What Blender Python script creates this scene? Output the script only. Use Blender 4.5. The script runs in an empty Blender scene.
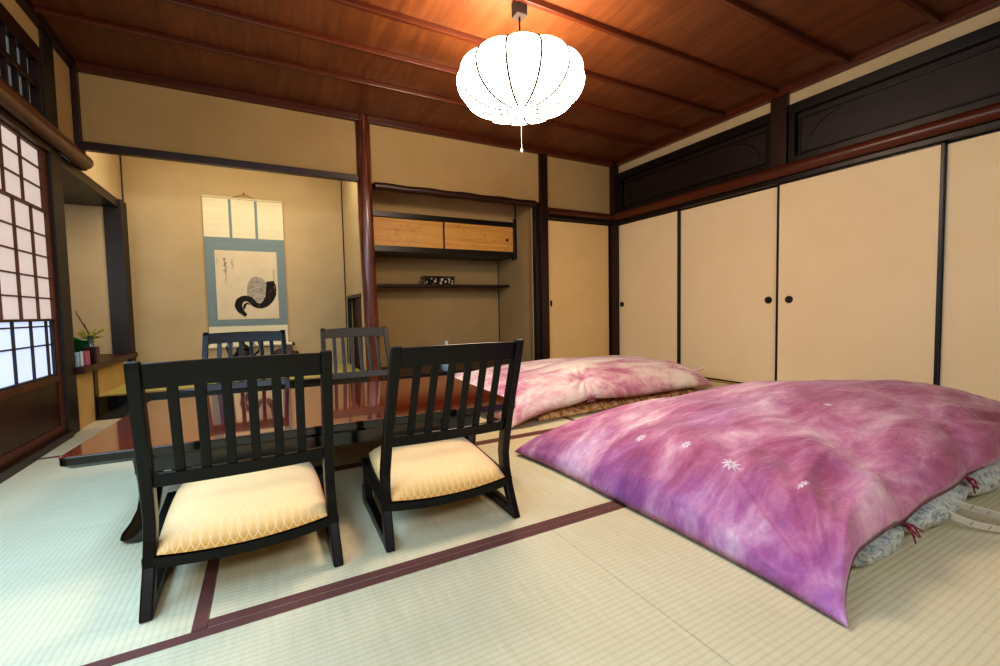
import bpy, bmesh, math, random
from mathutils import Vector, Matrix, noise
random.seed(7)
C = bpy.context.scene.collection
L, R, D, ZC, H = -1.131, 3.873, 4.170, 2.470, 0.7436
YF = -1.7                       # wall behind the camera

# ------------------------------------------------------------------ materials
def lin(c):
    return tuple((x/12.92 if x <= .04045 else ((x+.055)/1.055)**2.4) for x in c)
def rgb(h):
    return lin(tuple(int(h[i:i+2], 16)/255 for i in (0, 2, 4)))+(1,)
class NT:
    def __init__(s, name):
        s.m = bpy.data.materials.new(name); s.m.use_nodes = True
        s.t = s.m.node_tree; s.b = s.t.nodes['Principled BSDF']
        s.tc = s.t.nodes.new('ShaderNodeTexCoord')
    def n(s, typ, **kw):
        o = s.t.nodes.new(typ)
        for k, v in kw.items():
            if k.startswith('i_'): s.put(o.inputs[k[2:].replace('_', ' ')], v)
            elif k.startswith('n') and k[1:].isdigit(): s.put(o.inputs[int(k[1:])], v)
            else: setattr(o, k, v)
        return o
    def put(s, inp, v):
        if isinstance(v, bpy.types.NodeSocket): s.t.links.new(v, inp)
        else: inp.default_value = v
    def math(s, op, a, b=0.0, c=0.0, clamp=False):
        o = s.n('ShaderNodeMath', operation=op, n0=a, n1=b, n2=c); o.use_clamp = clamp; return o.outputs[0]
    def vec(s, scale=(1, 1, 1), loc=(0, 0, 0), rot=(0, 0, 0)):
        return s.n('ShaderNodeMapping', n0=s.tc.outputs['Object'], n1=loc, n2=rot, n3=scale).outputs[0]
    def noise(s, v, scale=5, detail=4, rough=.5, dist=0, out=0):
        o = s.n('ShaderNodeTexNoise', i_Vector=v, i_Scale=scale, i_Detail=detail, i_Roughness=rough, i_Distortion=dist)
        return o.outputs[out]
    def ramp(s, f, stops):
        o = s.t.nodes.new('ShaderNodeValToRGB'); s.put(o.inputs[0], f)
        e = o.color_ramp.elements
        while len(e) < len(stops): e.new(.5)
        for k, (p, c) in enumerate(stops):
            e[k].position = p; e[k].color = rgb(c) if isinstance(c, str) else (c, c, c, 1)
        return o.outputs[0]
    def mix(s, f, a, b, blend='MIX'):
        o = s.n('ShaderNodeMix', data_type='RGBA', blend_type=blend)
        s.put(o.inputs[0], f); s.put(o.inputs[6], a); s.put(o.inputs[7], b); return o.outputs[2]
    def bump(s, h, strength=.2, dist=.01):
        o = s.n('ShaderNodeBump', i_Strength=strength, i_Distance=dist, i_Height=h)
        s.t.links.new(o.outputs[0], s.b.inputs['Normal'])
    def set(s, **kw):
        for k, v in kw.items(): s.put(s.b.inputs[k.replace('_', ' ')], v)
        return s.m

def plain(name, col, rough=.5, **kw):
    t = NT(name); v = t.vec()
    n = t.noise(v, 30, 3)
    c = t.mix(t.ramp(n, [(.3, 0.0), (.7, 1.0)]), rgb(col), tuple(x*.85 for x in rgb(col)[:3])+(1,))
    return t.set(Base_Color=c, Roughness=rough, **kw)
def wood(name, dark, light, axis, rough=.4, scale=1.0, coat=0.0, contrast=(.3, .7)):
    t = NT(name); sc = [28*scale]*3; sc['xyz'.index(axis)] = 1.1*scale
    v = t.vec(tuple(sc)); n = t.noise(v, 1.0, 6, .6, .6)
    v2 = t.vec(tuple(x*.25 for x in sc)); n2 = t.noise(v2, 1.0, 2)
    f = t.math('ADD', t.math('MULTIPLY', n, .65), t.math('MULTIPLY', n2, .35))
    t.bump(n, .15, .004)
    return t.set(Base_Color=t.ramp(f, [(contrast[0], dark), (contrast[1], light)]), Roughness=rough, Coat_Weight=coat, Coat_Roughness=.2)
def plaster(name, col, col2):
    t = NT(name); n = t.noise(t.vec(), 3, 4); g = t.noise(t.vec(), 400, 3)
    t.bump(g, .25, .002)
    return t.set(Base_Color=t.ramp(n, [(.3, col), (.7, col2)]), Roughness=.95)

M = {}
M['plaster'] = plaster('sand_plaster', 'a58a5c', 'ad9266')
M['plaster_pale'] = plaster('pale_plaster', 'b5a07c', 'bda986')
M['fusuma'] = plaster('fusuma_paper', 'ead2a6', 'edd7ae')
M['fusuma_warm'] = plaster('fusuma_paper_warm', 'dcbc80', 'e1c289')
M['ochre'] = plaster('ochre_paper', 'bd9f66', 'c6a970')
for a in 'xyz':
    M['dark_'+a] = wood('dark_timber_'+a, '1a0c08', '35180f', a, .38)
    M['red_'+a] = wood('red_timber_'+a, '3a170c', '63301b', a, .32)
    M['black_'+a] = wood('black_timber_'+a, '0c0807', '1b1310', a, .35)
M['brownpanel'] = wood('brown_board', '220c06', '451a0d', 'z', .4, .4)
M['greypost'] = wood('grey_timber', '17110f', '2a1f1c', 'z', .5)
M['bronze_post'] = wood('olive_timber', '262015', '40372a', 'z', .45)
M['ranma'] = wood('ranma_panel', '170b07', '2a130b', 'y', .5, .5)
M['honey'] = None
# polished red log
t = NT('polished_red_log'); n = t.noise(t.vec((60, 60, 3)), 1, 5, .6, .5)
t.bump(n, .8, .012)
M['log'] = t.set(Base_Color=t.ramp(n, [(.3, '34130a'), (.55, '602814'), (.75, '98532e')]), Roughness=.28, Coat_Weight=.5, Coat_Roughness=.15)
# ceiling boards
t = NT('cedar_ceiling_boards')
sx = t.n('ShaderNodeSeparateXYZ', n0=t.tc.outputs['Object'])
bx_ = t.math('FLOOR', t.math('DIVIDE', sx.outputs[0], .46))
by_ = t.math('FLOOR', t.math('DIVIDE', sx.outputs[1], .48))
wn = t.n('ShaderNodeTexWhiteNoise', noise_dimensions='2D')
t.put(wn.inputs['Vector'], t.n('ShaderNodeCombineXYZ', n0=bx_, n1=by_).outputs[0])
n = t.noise(t.vec((18, 1.6, 1)), 1, 6, .6, .8)
base = t.ramp(n, [(.3, '5a3019'), (.7, '7d4a28')])
M['ceiling'] = t.set(Base_Color=t.mix(t.math('MULTIPLY', wn.outputs[0], .35), base, rgb('462512')), Roughness=.42)
# honey wood doors with a faint branch painting
t = NT('honey_wood_doors'); n = t.noise(t.vec((1.2, 10, 26)), 1, 5, .6, .8)
base = t.ramp(n, [(.3, 'c98f42'), (.7, 'dba95a')])
w = t.noise(t.vec((5, 1, 9), (3.1, 0, 1.2)), 1.0, 3, .6, 1.4)
line = t.math('LESS_THAN', t.math('ABSOLUTE', t.math('SUBTRACT', w, .56)), .006)
k = t.math('GREATER_THAN', t.noise(t.vec((3, 1, 4), (0, 0, 5)), 1, 1), .5)
M['honey'] = t.set(Base_Color=t.mix(t.math('MULTIPLY', t.math('MULTIPLY', line, k), .7), base, rgb('6a4312')), Roughness=.5)
# tatami, ribs along the named axis
def tatami(name, axis, c1='c9be9a', c2='d8cfb0'):
    t = NT(name); s = t.n('ShaderNodeSeparateXYZ', n0=t.tc.outputs['Object'])
    p = s.outputs[1 if axis == 'x' else 0]; q = s.outputs[0 if axis == 'x' else 1]
    rib = t.math('MULTIPLY_ADD', t.math('SINE', t.math('MULTIPLY', p, 2*math.pi/.0165)), .5, .5)
    straw = t.math('MULTIPLY_ADD', t.math('SINE', t.math('MULTIPLY', q, 2*math.pi/.0038)), .5, .5)
    sc = (6, 60, 1) if axis == 'x' else (60, 6, 1)
    n = t.noise(t.vec(tuple(reversed(sc[:2]))+(1,)), 1, 4, .6)
    n2 = t.noise(t.vec(), 2.0, 2)
    col = t.ramp(t.math('ADD', t.math('MULTIPLY', n, .6), t.math('MULTIPLY', n2, .4)), [(.3, c1), (.7, c2)])
    dk = t.math('POWER', t.math('SUBTRACT', 1.0, rib), 4)
    col = t.mix(t.math('MULTIPLY', dk, .16), col, rgb('7d7a55'))
    h = t.math('ADD', t.math('POWER', rib, .5), t.math('MULTIPLY', straw, .15))
    t.bump(h, .3, .0018)
    return t.set(Base_Color=col, Roughness=.6)
M['tatami_x'] = tatami('tatami_weave_lengthwise', 'x')
M['tatami_y'] = tatami('tatami_weave_crosswise', 'y')
M['tatami_alcove'] = tatami('alcove_tatami_weave', 'x', 'b8ad62', 'c4b96c')
M['heri'] = plain('brown_cloth_border', '6a3f38', .85)
M['chair'] = plain('black_chair_lacquer', '0b0907', .33, Specular_IOR_Level=.35)
M['chair_grey'] = plain('grey_black_lacquer', '2a241c', .4, Specular_IOR_Level=.4)  # greyer lacquer than on the other chairs
M['lacquer'] = plain('black_lacquer', '0a0908', .12, Coat_Weight=.6, Coat_Roughness=.05)
t = NT('red_brown_lacquer'); n = t.noise(t.vec((2, 14, 1)), 1, 4)
M['table_top'] = t.set(Base_Color=t.ramp(n, [(.3, '5a1a0c'), (.7, '77280f')]), Roughness=.10, Specular_IOR_Level=.9, Coat_Weight=1.0, Coat_Roughness=.03, Coat_IOR=1.9)
# cushion: gold with a cream lattice
t = NT('gold_lattice_brocade')
s = t.n('ShaderNodeSeparateXYZ', n0=t.tc.outputs['Object'])
def lattice(t, a, per, w):
    f = t.math('FRACT', t.math('DIVIDE', a, per)); d = t.math('ABSOLUTE', t.math('SUBTRACT', f, .5))
    return t.math('LESS_THAN', d, w)
yz = t.math('SUBTRACT', s.outputs[1], t.math('MULTIPLY', s.outputs[2], 1.2))
a1 = t.math('ADD', s.outputs[0], t.math('MULTIPLY', yz, .75)); a2 = t.math('SUBTRACT', s.outputs[0], t.math('MULTIPLY', yz, .75))
ln = t.math('MAXIMUM', lattice(t, a1, .022, .07), lattice(t, a2, .022, .07))
n = t.noise(t.vec(), 500, 2)
gold = t.ramp(n, [(.3, 'cf9440'), (.7, 'dfac58')])
t.bump(t.math('ADD', ln, n), .3, .002)
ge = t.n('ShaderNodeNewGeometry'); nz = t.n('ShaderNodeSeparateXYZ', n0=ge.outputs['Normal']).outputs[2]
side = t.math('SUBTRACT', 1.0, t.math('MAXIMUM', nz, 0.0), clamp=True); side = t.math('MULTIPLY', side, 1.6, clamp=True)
gold = t.mix(side, rgb('ecc488'), gold)  # upward faces painted paler, as if washed out by glare
M['brocade'] = t.set(Base_Color=t.mix(t.math('MULTIPLY', ln, t.math('MULTIPLY_ADD', side, .55, .12)), gold, rgb('f0dcae')), Roughness=.55, Sheen_Weight=.3)  # lattice faded on top along with the painted glare
# lamp shade; window papers that glow in place of daylight shining through
def emis(name, col, strength, base='ffffff'):
    t = NT(name); n = t.noise(t.vec(), 6, 3)
    c = t.mix(t.math('MULTIPLY', n, .12), rgb(col), rgb(base))
    return t.set(Base_Color=c, Emission_Color=c, Emission_Strength=strength, Roughness=.9)
M['shade'] = emis('glowing_white_silk', 'ffe4c4', 24)
M['wire'] = plain('shade_wire', '0a0806', 1)
M['paper_up'] = emis('shoji_paper_glow', 'd0c8c8', .42)  # emission put in for daylight behind the paper
M['paper_lo'] = emis('shoji_paper_blue_glow', 'b4c4e6', .8)  # bluish daylight painted in as glow on the lower sash
M['paper_dim'] = emis('ranma_glass_glow', '5f7072', .35)  # pane given its own glow instead of light from outside
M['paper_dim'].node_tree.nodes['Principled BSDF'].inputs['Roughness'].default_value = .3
M['shoji_wood'] = wood('shoji_wood', '40200f', '66341b', 'z', .5)
M['metal'] = plain('dark_bronze', '3a332a', .35, Metallic=.7)
M['white'] = plain('white_ceramic', 'd9dcda', .3)
M['paleblue'] = plain('pale_blue_ceramic', '9fb6cc', .3)

# ------------------------------------------------------------------ builders
def link(o, parent=None):
    C.objects.link(o)
    if parent is not None: o.parent = parent
    return o
class MB:
    def __init__(s): s.bm = bmesh.new()
    def box(s, x0, x1, y0, y1, z0, z1, bev=0.0):
        r = bmesh.ops.create_cube(s.bm, size=1.0)
        sx, sy, sz = abs(x1-x0), abs(y1-y0), abs(z1-z0); c = Vector(((x0+x1)/2, (y0+y1)/2, (z0+z1)/2))
        for v in r['verts']: v.co = Vector((v.co.x*sx, v.co.y*sy, v.co.z*sz))+c
        if bev:
            es = list({e for v in r['verts'] for e in v.link_edges})
            bmesh.ops.bevel(s.bm, geom=es, offset=bev, segments=2, affect='EDGES', profile=.6)
        return s
    def sweep(s, pts, rx, ry=None, n=10, cap=True, up=Vector((0, 0, 1)), radii=None, sq=2.0):
        """tube through pts; rx, ry half sizes; superellipse exponent sq"""
        ry = ry or rx; P = [Vector(p) for p in pts]; rings = []
        for i, p in enumerate(P):
            d = (P[min(i+1, len(P)-1)]-P[max(i-1, 0)]).normalized()
            u = up if abs(d.dot(up)) < .95 else Vector((1, 0, 0))
            a = d.cross(u).normalized(); b = a.cross(d).normalized()
            k = radii[i] if radii else 1
            ring = []
            for j in range(n):
                th = 2*math.pi*(j+.5)/n; c, q = math.cos(th), math.sin(th)
                e = 2/sq; x = math.copysign(abs(c)**e, c); y = math.copysign(abs(q)**e, q)
                ring.append(s.bm.verts.new(p+a*rx*k*x+b*ry*k*y))
            rings.append(ring)
        for r0, r1 in zip(rings, rings[1:]):
            for j in range(n): s.bm.faces.new((r0[j], r0[(j+1) % n], r1[(j+1) % n], r1[j]))
        if cap:
            s.bm.faces.new(list(reversed(rings[0]))); s.bm.faces.new(rings[-1])
        return s
    def prism(s, poly, thick, axis='x', at=0.0):
        """poly of (a,b) pairs extruded along axis from at to at+thick; x: (y,z)  y: (x,z)  z: (x,y)"""
        f = {'x': lambda a, b, t: (t, a, b), 'y': lambda a, b, t: (a, t, b), 'z': lambda a, b, t: (a, b, t)}[axis]
        v0 = [s.bm.verts.new(f(a, b, at)) for a, b in poly]; v1 = [s.bm.verts.new(f(a, b, at+thick)) for a, b in poly]
        n = len(poly); s.bm.faces.new(v0); s.bm.faces.new(list(reversed(v1)))
        for i in range(n): s.bm.faces.new((v0[i], v1[i], v1[(i+1) % n], v0[(i+1) % n]))
        return s
    def lathe(s, prof, c=(0, 0, 0), n=24, lob=None):
        rings = []
        for r, z in prof:
            if r < 1e-5: rings.append([s.bm.verts.new((c[0], c[1], c[2]+z))]); continue
            ring = []
            for j in range(n):
                th = 2*math.pi*j/n; k = lob(th, r, z) if lob else 1
                ring.append(s.bm.verts.new((c[0]+r*k*math.cos(th), c[1]+r*k*math.sin(th), c[2]+z)))
            rings.append(ring)
        for a, b in zip(rings, rings[1:]):
            if len(a) == 1 and len(b) == 1: continue
            for j in range(n):
                if len(a) == 1: s.bm.faces.new((a[0], b[(j+1) % n], b[j]))
                elif len(b) == 1: s.bm.faces.new((a[j], a[(j+1) % n], b[0]))
                else: s.bm.faces.new((a[j], a[(j+1) % n], b[(j+1) % n], b[j]))
        for r, fl in ((rings[0], True), (rings[-1], False)):
            if len(r) > 1: s.bm.faces.new(list(reversed(r)) if fl else r)
        return s
    def build(s, name, mat, parent=None, smooth=False, bevel=0.0, subd=0):
        bmesh.ops.recalc_face_normals(s.bm, faces=s.bm.faces)
        me = bpy.data.meshes.new(name); s.bm.to_mesh(me); s.bm.free()
        me.materials.append(mat)
        if smooth:
            for p in me.polygons: p.use_smooth = True
        o = link(bpy.data.objects.new(name, me), parent)
        if bevel:
            m = o.modifiers.new('bevel', 'BEVEL'); m.width = bevel; m.segments = 2; m.limit_method = 'ANGLE'; m.angle_limit = math.radians(40)
        if subd:
            m = o.modifiers.new('subd', 'SUBSURF'); m.levels = m.render_levels = subd
        if smooth:
            m = o.modifiers.new('es', 'EDGE_SPLIT'); m.split_angle = math.radians(45)
        return o
def boxo(name, mat, b, parent=None, bevel=0.0):
    return MB().box(*b).build(name, mat, parent, bevel=bevel)
def empty(name, loc=(0, 0, 0), rz=0.0):
    o = bpy.data.objects.new(name, None); o.location = loc; o.rotation_euler = (0, 0, rz); o.empty_display_size = .1
    return link(o)
def tag(o, label, cat, group=None):
    o['label'] = label; o['category'] = cat
    if group: o['group'] = group
    return o
def struct(o): o['kind'] = 'structure'; return o
ntrim = [0]
def trim(mat, b, bevel=.004):
    ntrim[0] += 1
    return struct(boxo('trim_%d' % ntrim[0], mat, b, None, bevel))
def trimb(mb, mat, **kw):
    ntrim[0] += 1
    return struct(mb.build('trim_%d' % ntrim[0], mat, **kw))
def loft(st, n=12): return st

# ------------------------------------------------------------------ floor
floor = struct(boxo('floor', M['dark_x'], (L-.05, R+.05, YF, D+.02, -.08, -.03)))
def mat_(x0, x1, y0, y1, axis, b='xx'):
    o = boxo('tatami_mat', M['tatami_'+axis], (x0+.001, x1-.001, y0+.001, y1-.001, -.03, 0), floor)
    w = .032; bm = MB()
    if axis == 'x': rects = [(x0+.001, x1-.001, y0+.0015, y0+w), (x0+.001, x1-.001, y1-w, y1-.0015)]
    else: rects = [(x0+.0015, x0+w, y0+.001, y1-.001), (x1-w, x1-.0015, y0+.001, y1-.001)]
    for r in rects: bm.box(*r, -.02, .0012)
    bm.build('cloth_border', M['heri'], o)
Y0 = 1.2200; W = .965; X0 = -.157
mat_(L, X0, Y0, Y0+1.94, 'y')
mat_(X0, X0+1.91, Y0, Y0+W, 'x'); mat_(X0, X0+1.91, Y0+W, Y0+1.94, 'x')
mat_(L, .8185, Y0+1.94, D, 'x'); mat_(.8185, 2.73, Y0+1.94, D, 'x'); mat_(2.73, R, Y0+1.94, D, 'x')
mat_(X0+1.91, X0+1.91+W, Y0, Y0+1.94, 'y'); mat_(X0+1.91+W, R, Y0, Y0+1.94, 'y')
mat_(L, .8185, Y0-1.02, Y0, 'x'); mat_(.8185, 2.73, Y0-1.02, Y0, 'x'); mat_(2.73, R, Y0-1.02, Y0, 'x')
mat_(L, .8185, Y0-2.0, Y0-1.02, 'x'); mat_(.8185, 2.73, Y0-2.0, Y0-1.02, 'x'); mat_(2.73, R, Y0-2.0, Y0-1.02, 'x')
mat_(L, .8185, YF, Y0-2.0, 'x'); mat_(.8185, R, YF, Y0-2.0, 'x')

# ------------------------------------------------------------------ ceiling
ZB = ZC+.06
ceil = struct(boxo('ceiling', M['ceiling'], (L-.1, R+.1, YF, D+.05, ZB, ZB+.04)))
for y in (-1.2, -.72, -.24, .24, .72, 1.20, 1.69, 2.20, 2.67, 3.09, 3.52):
    boxo('batten', M['red_x'], (L, R, y-.016, y+.016, ZB-.035, ZB), ceil, .004)
# cornice boards
trim(M['red_x'], (L, R, D-.05, D+.03, ZC, ZB)); trim(M['red_y'], (R-.04, R+.05, YF, D-.05, ZC, ZB))
trim(M['dark_y'], (L-.05, L+.04, YF, D-.05, ZC, ZB)); trim(M['red_x'], (L, R, YF-.03, YF+.05, ZC, ZB))

# ------------------------------------------------------------------ back wall (plane y = D)
TB = 5.25                      # back of the picture alcove
AB = 5.04                      # back of the shelf alcove
w = MB()
w.box(L+.02, .83, D, D+.06, 1.98, ZB)                 # over the picture alcove
w.box(.91, 2.76, D, D+.06, 1.94, ZB)                  # over the shelf alcove
w.box(2.86, 3.83, D+.01, D+.06, 1.88, ZB)             # over the single door
w.box(2.68, 3.9, D+.06, D+.12, 0, 2.6)                # closing behind the door
struct(w.build('wall_back', M['plaster']))
# picture alcove
w = MB(); w.box(L-.02, .9, TB, TB+.06, 0, 2.46); w.box(L-.02, .9, D+.06, TB, 2.40, 2.46)
w.box(L-.06, L, D+.06, TB, 1.80, 2.42)
struct(w.build('wall_alcove', M['plaster_pale']))
PX = .81
w = MB(); w.box(PX, .86, D+.05, TB, .93, 2.4); w.box(PX, .86, 5.13, TB, 0, .93); w.box(PX, .86, D+.05, D+.18, 0, .93)
struct(w.build('wall_partition', M['plaster_pale']))
w = MB(); w.box(PX-.006, PX+.03, 4.34, 5.14, .90, .93); w.box(PX-.006, PX+.03, 5.11, 5.14, .17, .90)
trimb(w, M['black_y'])
struct(boxo('wall_partition_inner', M['brownpanel'], (.865, .90, D+.05, TB, 0, 2.4)))
# corner strips
trim(M['dark_z'], (PX-.012, PX-.001, TB-.012, TB-.001, .17, 2.4)); trim(M['dark_z'], (L+.001, L+.012, TB-.012, TB-.001, 1.8, 2.4))
# platform of the picture alcove
trim(M['lacquer'], (L+.02, .83, D-.02, D+.07, 0, .168), .006)
struct(boxo('floor_alcove', M['tatami_alcove'], (L, PX, D+.07, TB, .08, .163)))
# drop lintel
trim(M['dark_x'], (L+.02, .84, D-.03, D+.03, 1.935, 1.99))
# shelf alcove
w = MB(); w.box(.90, 2.72, AB, AB+.05, 0, 2.3); w.box(2.68, 2.74, D+.05, AB, 0, 2.3); w.box(.9, 2.7, 4.57, AB, 1.78, 2.3)
w.box(.9, 2.7, D+.06, 4.57, 2.26, 2.3)
struct(w.build('wall_niche', M['plaster']))
trim(M['dark_z'], (2.668, 2.679, AB-.012, AB-.001, .13, 1.37))
trim(M['dark_z'], (2.664, 2.679, 4.556, 4.569, 1.81, 2.26))
# weathered natural timber lintel
pts = [(.93+i*.11, D-.005, 1.912+.004*math.sin(i*1.7)) for i in range(17)]
trimb(MB().sweep(pts, .045, .034, 10, sq=3), M['dark_x'], smooth=True)
trim(M['black_x'], (.90, 2.68, D-.01, D+.05, 0, .125)); 
struct(boxo('floor_niche', M['dark_x'], (.90, 2.68, D+.05, AB, .06, .115)))
# polished red log post
pts = []; rad = []
for i in range(26):
    z = ZB*i/25
    pts.append((.866-.011*z+.004*math.sin(z*3.1), D+.0+.004*math.cos(z*2.3), z)); rad.append(1.12+.02*math.sin(z*5.3)+.01*math.sin(z*13))
trimb(MB().sweep(pts, .058, .058, 20, radii=rad), M['log'], smooth=True)
# post between niche and door
trim(M['dark_z'], (2.75, 2.85, D-.035, D+.05, 0, ZB)); trim(M['black_z'], (2.69, 2.75, D-.015, D+.05, 0, 1.89))
trim(M['dark_z'], (3.80, R, D-.075, D+.05, 0, ZB))
# long rail over single door
trimb(MB().sweep([(2.85, D-.015, 1.848), (3.80, D-.015, 1.848)], .05, .045, 16), M['red_x'], smooth=True)
trim(M['black_x'], (2.85, 3.80, D-.05, D+.05, 1.765, 1.805))
trim(M['ochre'], (2.85, 3.80, D-.03, D+.05, -.02, .004))
trim(M['dark_z'], (L+.001, L+.035, D-.05, D+.05, 1.80, ZB))

def fusuma(k, plane, a0, a1, z0, z1, pos, hand, mat, handle='round'):
    """sliding panel; plane 'x' faces -x at x=pos, plane 'y' faces -y at y=pos"""
    def b(u0, u1, d0, d1, zz0, zz1):
        return (pos+d0, pos+d1, u0, u1, zz0, zz1) if plane == 'x' else (u0, u1, pos+d0, pos+d1, zz0, zz1)
    d = struct(boxo('door_%d' % k, mat, b(a0+.012, a1-.012, .004, .022, z0+.012, z1-.012)))
    f = MB()
    for r in ((a0, a0+.019, z0, z1), (a1-.019, a1, z0, z1)): f.box(*b(r[0], r[1], 0, .026, r[2], r[3]))
    f.box(*b(a0+.019, a1-.019, 0, .026, z0, z0+.010)); f.box(*b(a0+.019, a1-.019, 0, .026, z1-.012, z1))
    f.build('frame', M['black_z'], d, bevel=.003)
    if hand is not None:
        h = MB()
        if handle == 'round':
            h.lathe([(0, .0), (.021, .0), (.024, .002), (.027, .007), (.0295, .007), (.031, .003), (.031, -.004), (0, -.004)], n=32)
            for q in range(4):
                a = q*math.pi/2+math.pi/4
                h.sweep([(0, 0, .002), (.010*math.cos(a), .010*math.sin(a), .0035), (.018*math.cos(a), .018*math.sin(a), .002)], .006, .002, 8)
        else:
            h.lathe([(0, .0), (.021, .0), (.024, .002), (.027, .006), (.030, .003), (.030, -.004), (0, -.004)], n=32)
            bmesh.ops.scale(h.bm, vec=(.42, 1.25, 1), verts=h.bm.verts)
        rot = Matrix.Rotation(-math.pi/2, 4, 'Y') if plane == 'x' else Matrix.Rotation(math.pi/2, 4, 'X')
        if plane == 'x' and handle != 'round': rot = rot @ Matrix.Rotation(math.pi/2, 4, 'Z')
        bmesh.ops.transform(h.bm, matrix=rot, verts=h.bm.verts)
        o = h.build('handle', M['metal'], d, smooth=True)
        o.location = (pos+.003, hand, .782) if plane == 'x' else (hand, pos+.003, .805)
    return d
fusuma(1, 'y', 2.853, 3.795, .006, 1.765, D+.005, 2.905, M['fusuma_warm'], 'oval')
fusuma(2, 'x', 3.215, 4.135, .006, 1.762, R+.004, 4.055, M['fusuma'])
fusuma(3, 'x', 2.183, 3.232, .006, 1.762, R+.034, 2.288, M['fusuma'])
fusuma(4, 'x', 1.165, 2.207, .006, 1.762, R+.004, 2.100, M['fusuma'])
fusuma(5, 'x', .13, 1.180, .006, 1.762, R+.034, None, M['fusuma'])
for i, y in enumerate((-.9,)): fusuma(6, 'x', -.9, .148, .006, 1.762, R+.004, None, M['fusuma'])

# ------------------------------------------------------------------ right wall (plane x = R)
w = MB(); w.box(R+.01, R+.08, YF, D+.05, 2.378, ZB); w.box(R+.07, R+.12, YF, D+.05, 0, 2.45); w.box(R+.0, R+.07, YF, -.9, 0, 1.76)
struct(w.build('wall_right', M['plaster_pale']))
trim(M['black_y'], (R-.03, R+.07, YF, D-.075, 1.762, 1.80)); trim(M['ochre'], (R-.005, R+.065, YF, D-.075, -.02, .004))
trimb(MB().sweep([(R-.025, YF, 1.852), (R-.025, 2.1, 1.852), (R-.025, D-.07, 1.852)], .052, .05, 20), M['red_y'], smooth=True)
trim(M['dark_z'], (R-.035, R+.06, 2.12, 2.25, 1.85, ZC))
for y0, y1 in ((2.25, D-.075), (.0, 2.12), (-1.65, -.13)):
    w = MB(); w.box(R-.005, R+.06, y0, y1, 1.90, 1.955); w.box(R-.012, R+.06, y0, y1, 2.30, 2.378)
    w.box(R-.005, R+.06, y0, y0+.05, 1.955, 2.30); w.box(R-.005, R+.06, y1-.05, y1, 1.955, 2.30)
    fr = trimb(w, M['black_y'], bevel=.004)
    MB().box(R+.045, R+.06, y0+.05, y1-.05, 1.955, 2.30).build('board', M['ranma'], fr)
    v = MB()
    for zz in (1.975, 2.255): v.sweep([(R+.04, y0+.07, zz), (R+.04, y1-.07, zz)], .008, .008, 8)
    for yy in (y0+.07, y1-.07): v.sweep([(R+.04, yy, 1.975), (R+.04, yy, 2.255)], .008, .008, 8)
    # carved cloud line
    for sgn, yy in ((1, y0+.22), (-1, y1-.22)):
        v.sweep([(R+.043, yy+sgn*(.25*(1-math.cos(a))-.10), 1.98+.25*math.sin(a)) for a in [i*math.pi/20 for i in range(11)]], .004, .004, 6)
    v.build('moulding', M['black_y'], fr, smooth=True)

# ------------------------------------------------------------------ left wall (plane x = L)
YW = 1.78                      # sliding paper windows run YW .. 3.66
w = MB(); w.box(L-.08, L, YF, YW-.06, 0, ZB); w.box(L-.08, L, YW-.06, 3.67, 2.36, ZB); w.box(L-.08, L, 3.80, D-.03, 1.88, ZB)
struct(w.build('wall_left', M['plaster']))
w = MB(); w.box(L-.08, L, 3.83, 4.17, 0, .37); w.box(L-.08, L, 4.25, 5.12, 0, .37)
struct(w.build('wall_under_shelf', M['ochre']))
trim(M['greypost'], (L-.10, L+.012, 3.665, 3.83, 0, ZB)); trim(M['dark_z'], (L-.08, L+.012, YW-.07, YW, 0, ZB))
trim(M['dark_z'], (L-.08, L+.008, 4.17, 4.25, 0, .372))
trim(M['dark_y'], (L-.08, L+.02, YF, 3.665, 1.75, 1.79)); trim(M['dark_y'], (L-.08, L+.03, YF, 3.665, -.0, .045))
trimb(MB().sweep([(L+.045, YF, 1.825), (L+.045, 2, 1.828), (L+.045, 4.13, 1.838)], .05, .05, 20), wood('worn_rail', '3a1d0c', '6a3b1c', 'y', .35), smooth=True)
trim(M['dark_y'], (L-.08, L+.0, YF, 3.665, 1.79, 1.90))
# shoin recess
w = MB(); w.box(L-.62, L-.56, 3.6, 5.2, 0, 1.9); w.box(L-.6, L-.01, 5.10, 5.16, .37, 1.75); w.box(L-.6, L-.10, 3.68, 3.74, .37, 1.75)
struct(w.build('wall_recess', M['plaster_pale']))
trim(M['black_y'], (L-.60, L+.004, 3.83, 5.22, 1.725, 1.80))
trim(M['greypost'], (-1.235, -1.105, 5.085, TB, .1, 1.80))
shelf = MB().box(L-.58, L+.050, 3.835, 5.20, .375, .42).build('window_ledge', M['brownpanel'], bevel=.004)
tag(shelf, 'dark brown wooden ledge in the recess beside the picture alcove', 'ledge')

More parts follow.
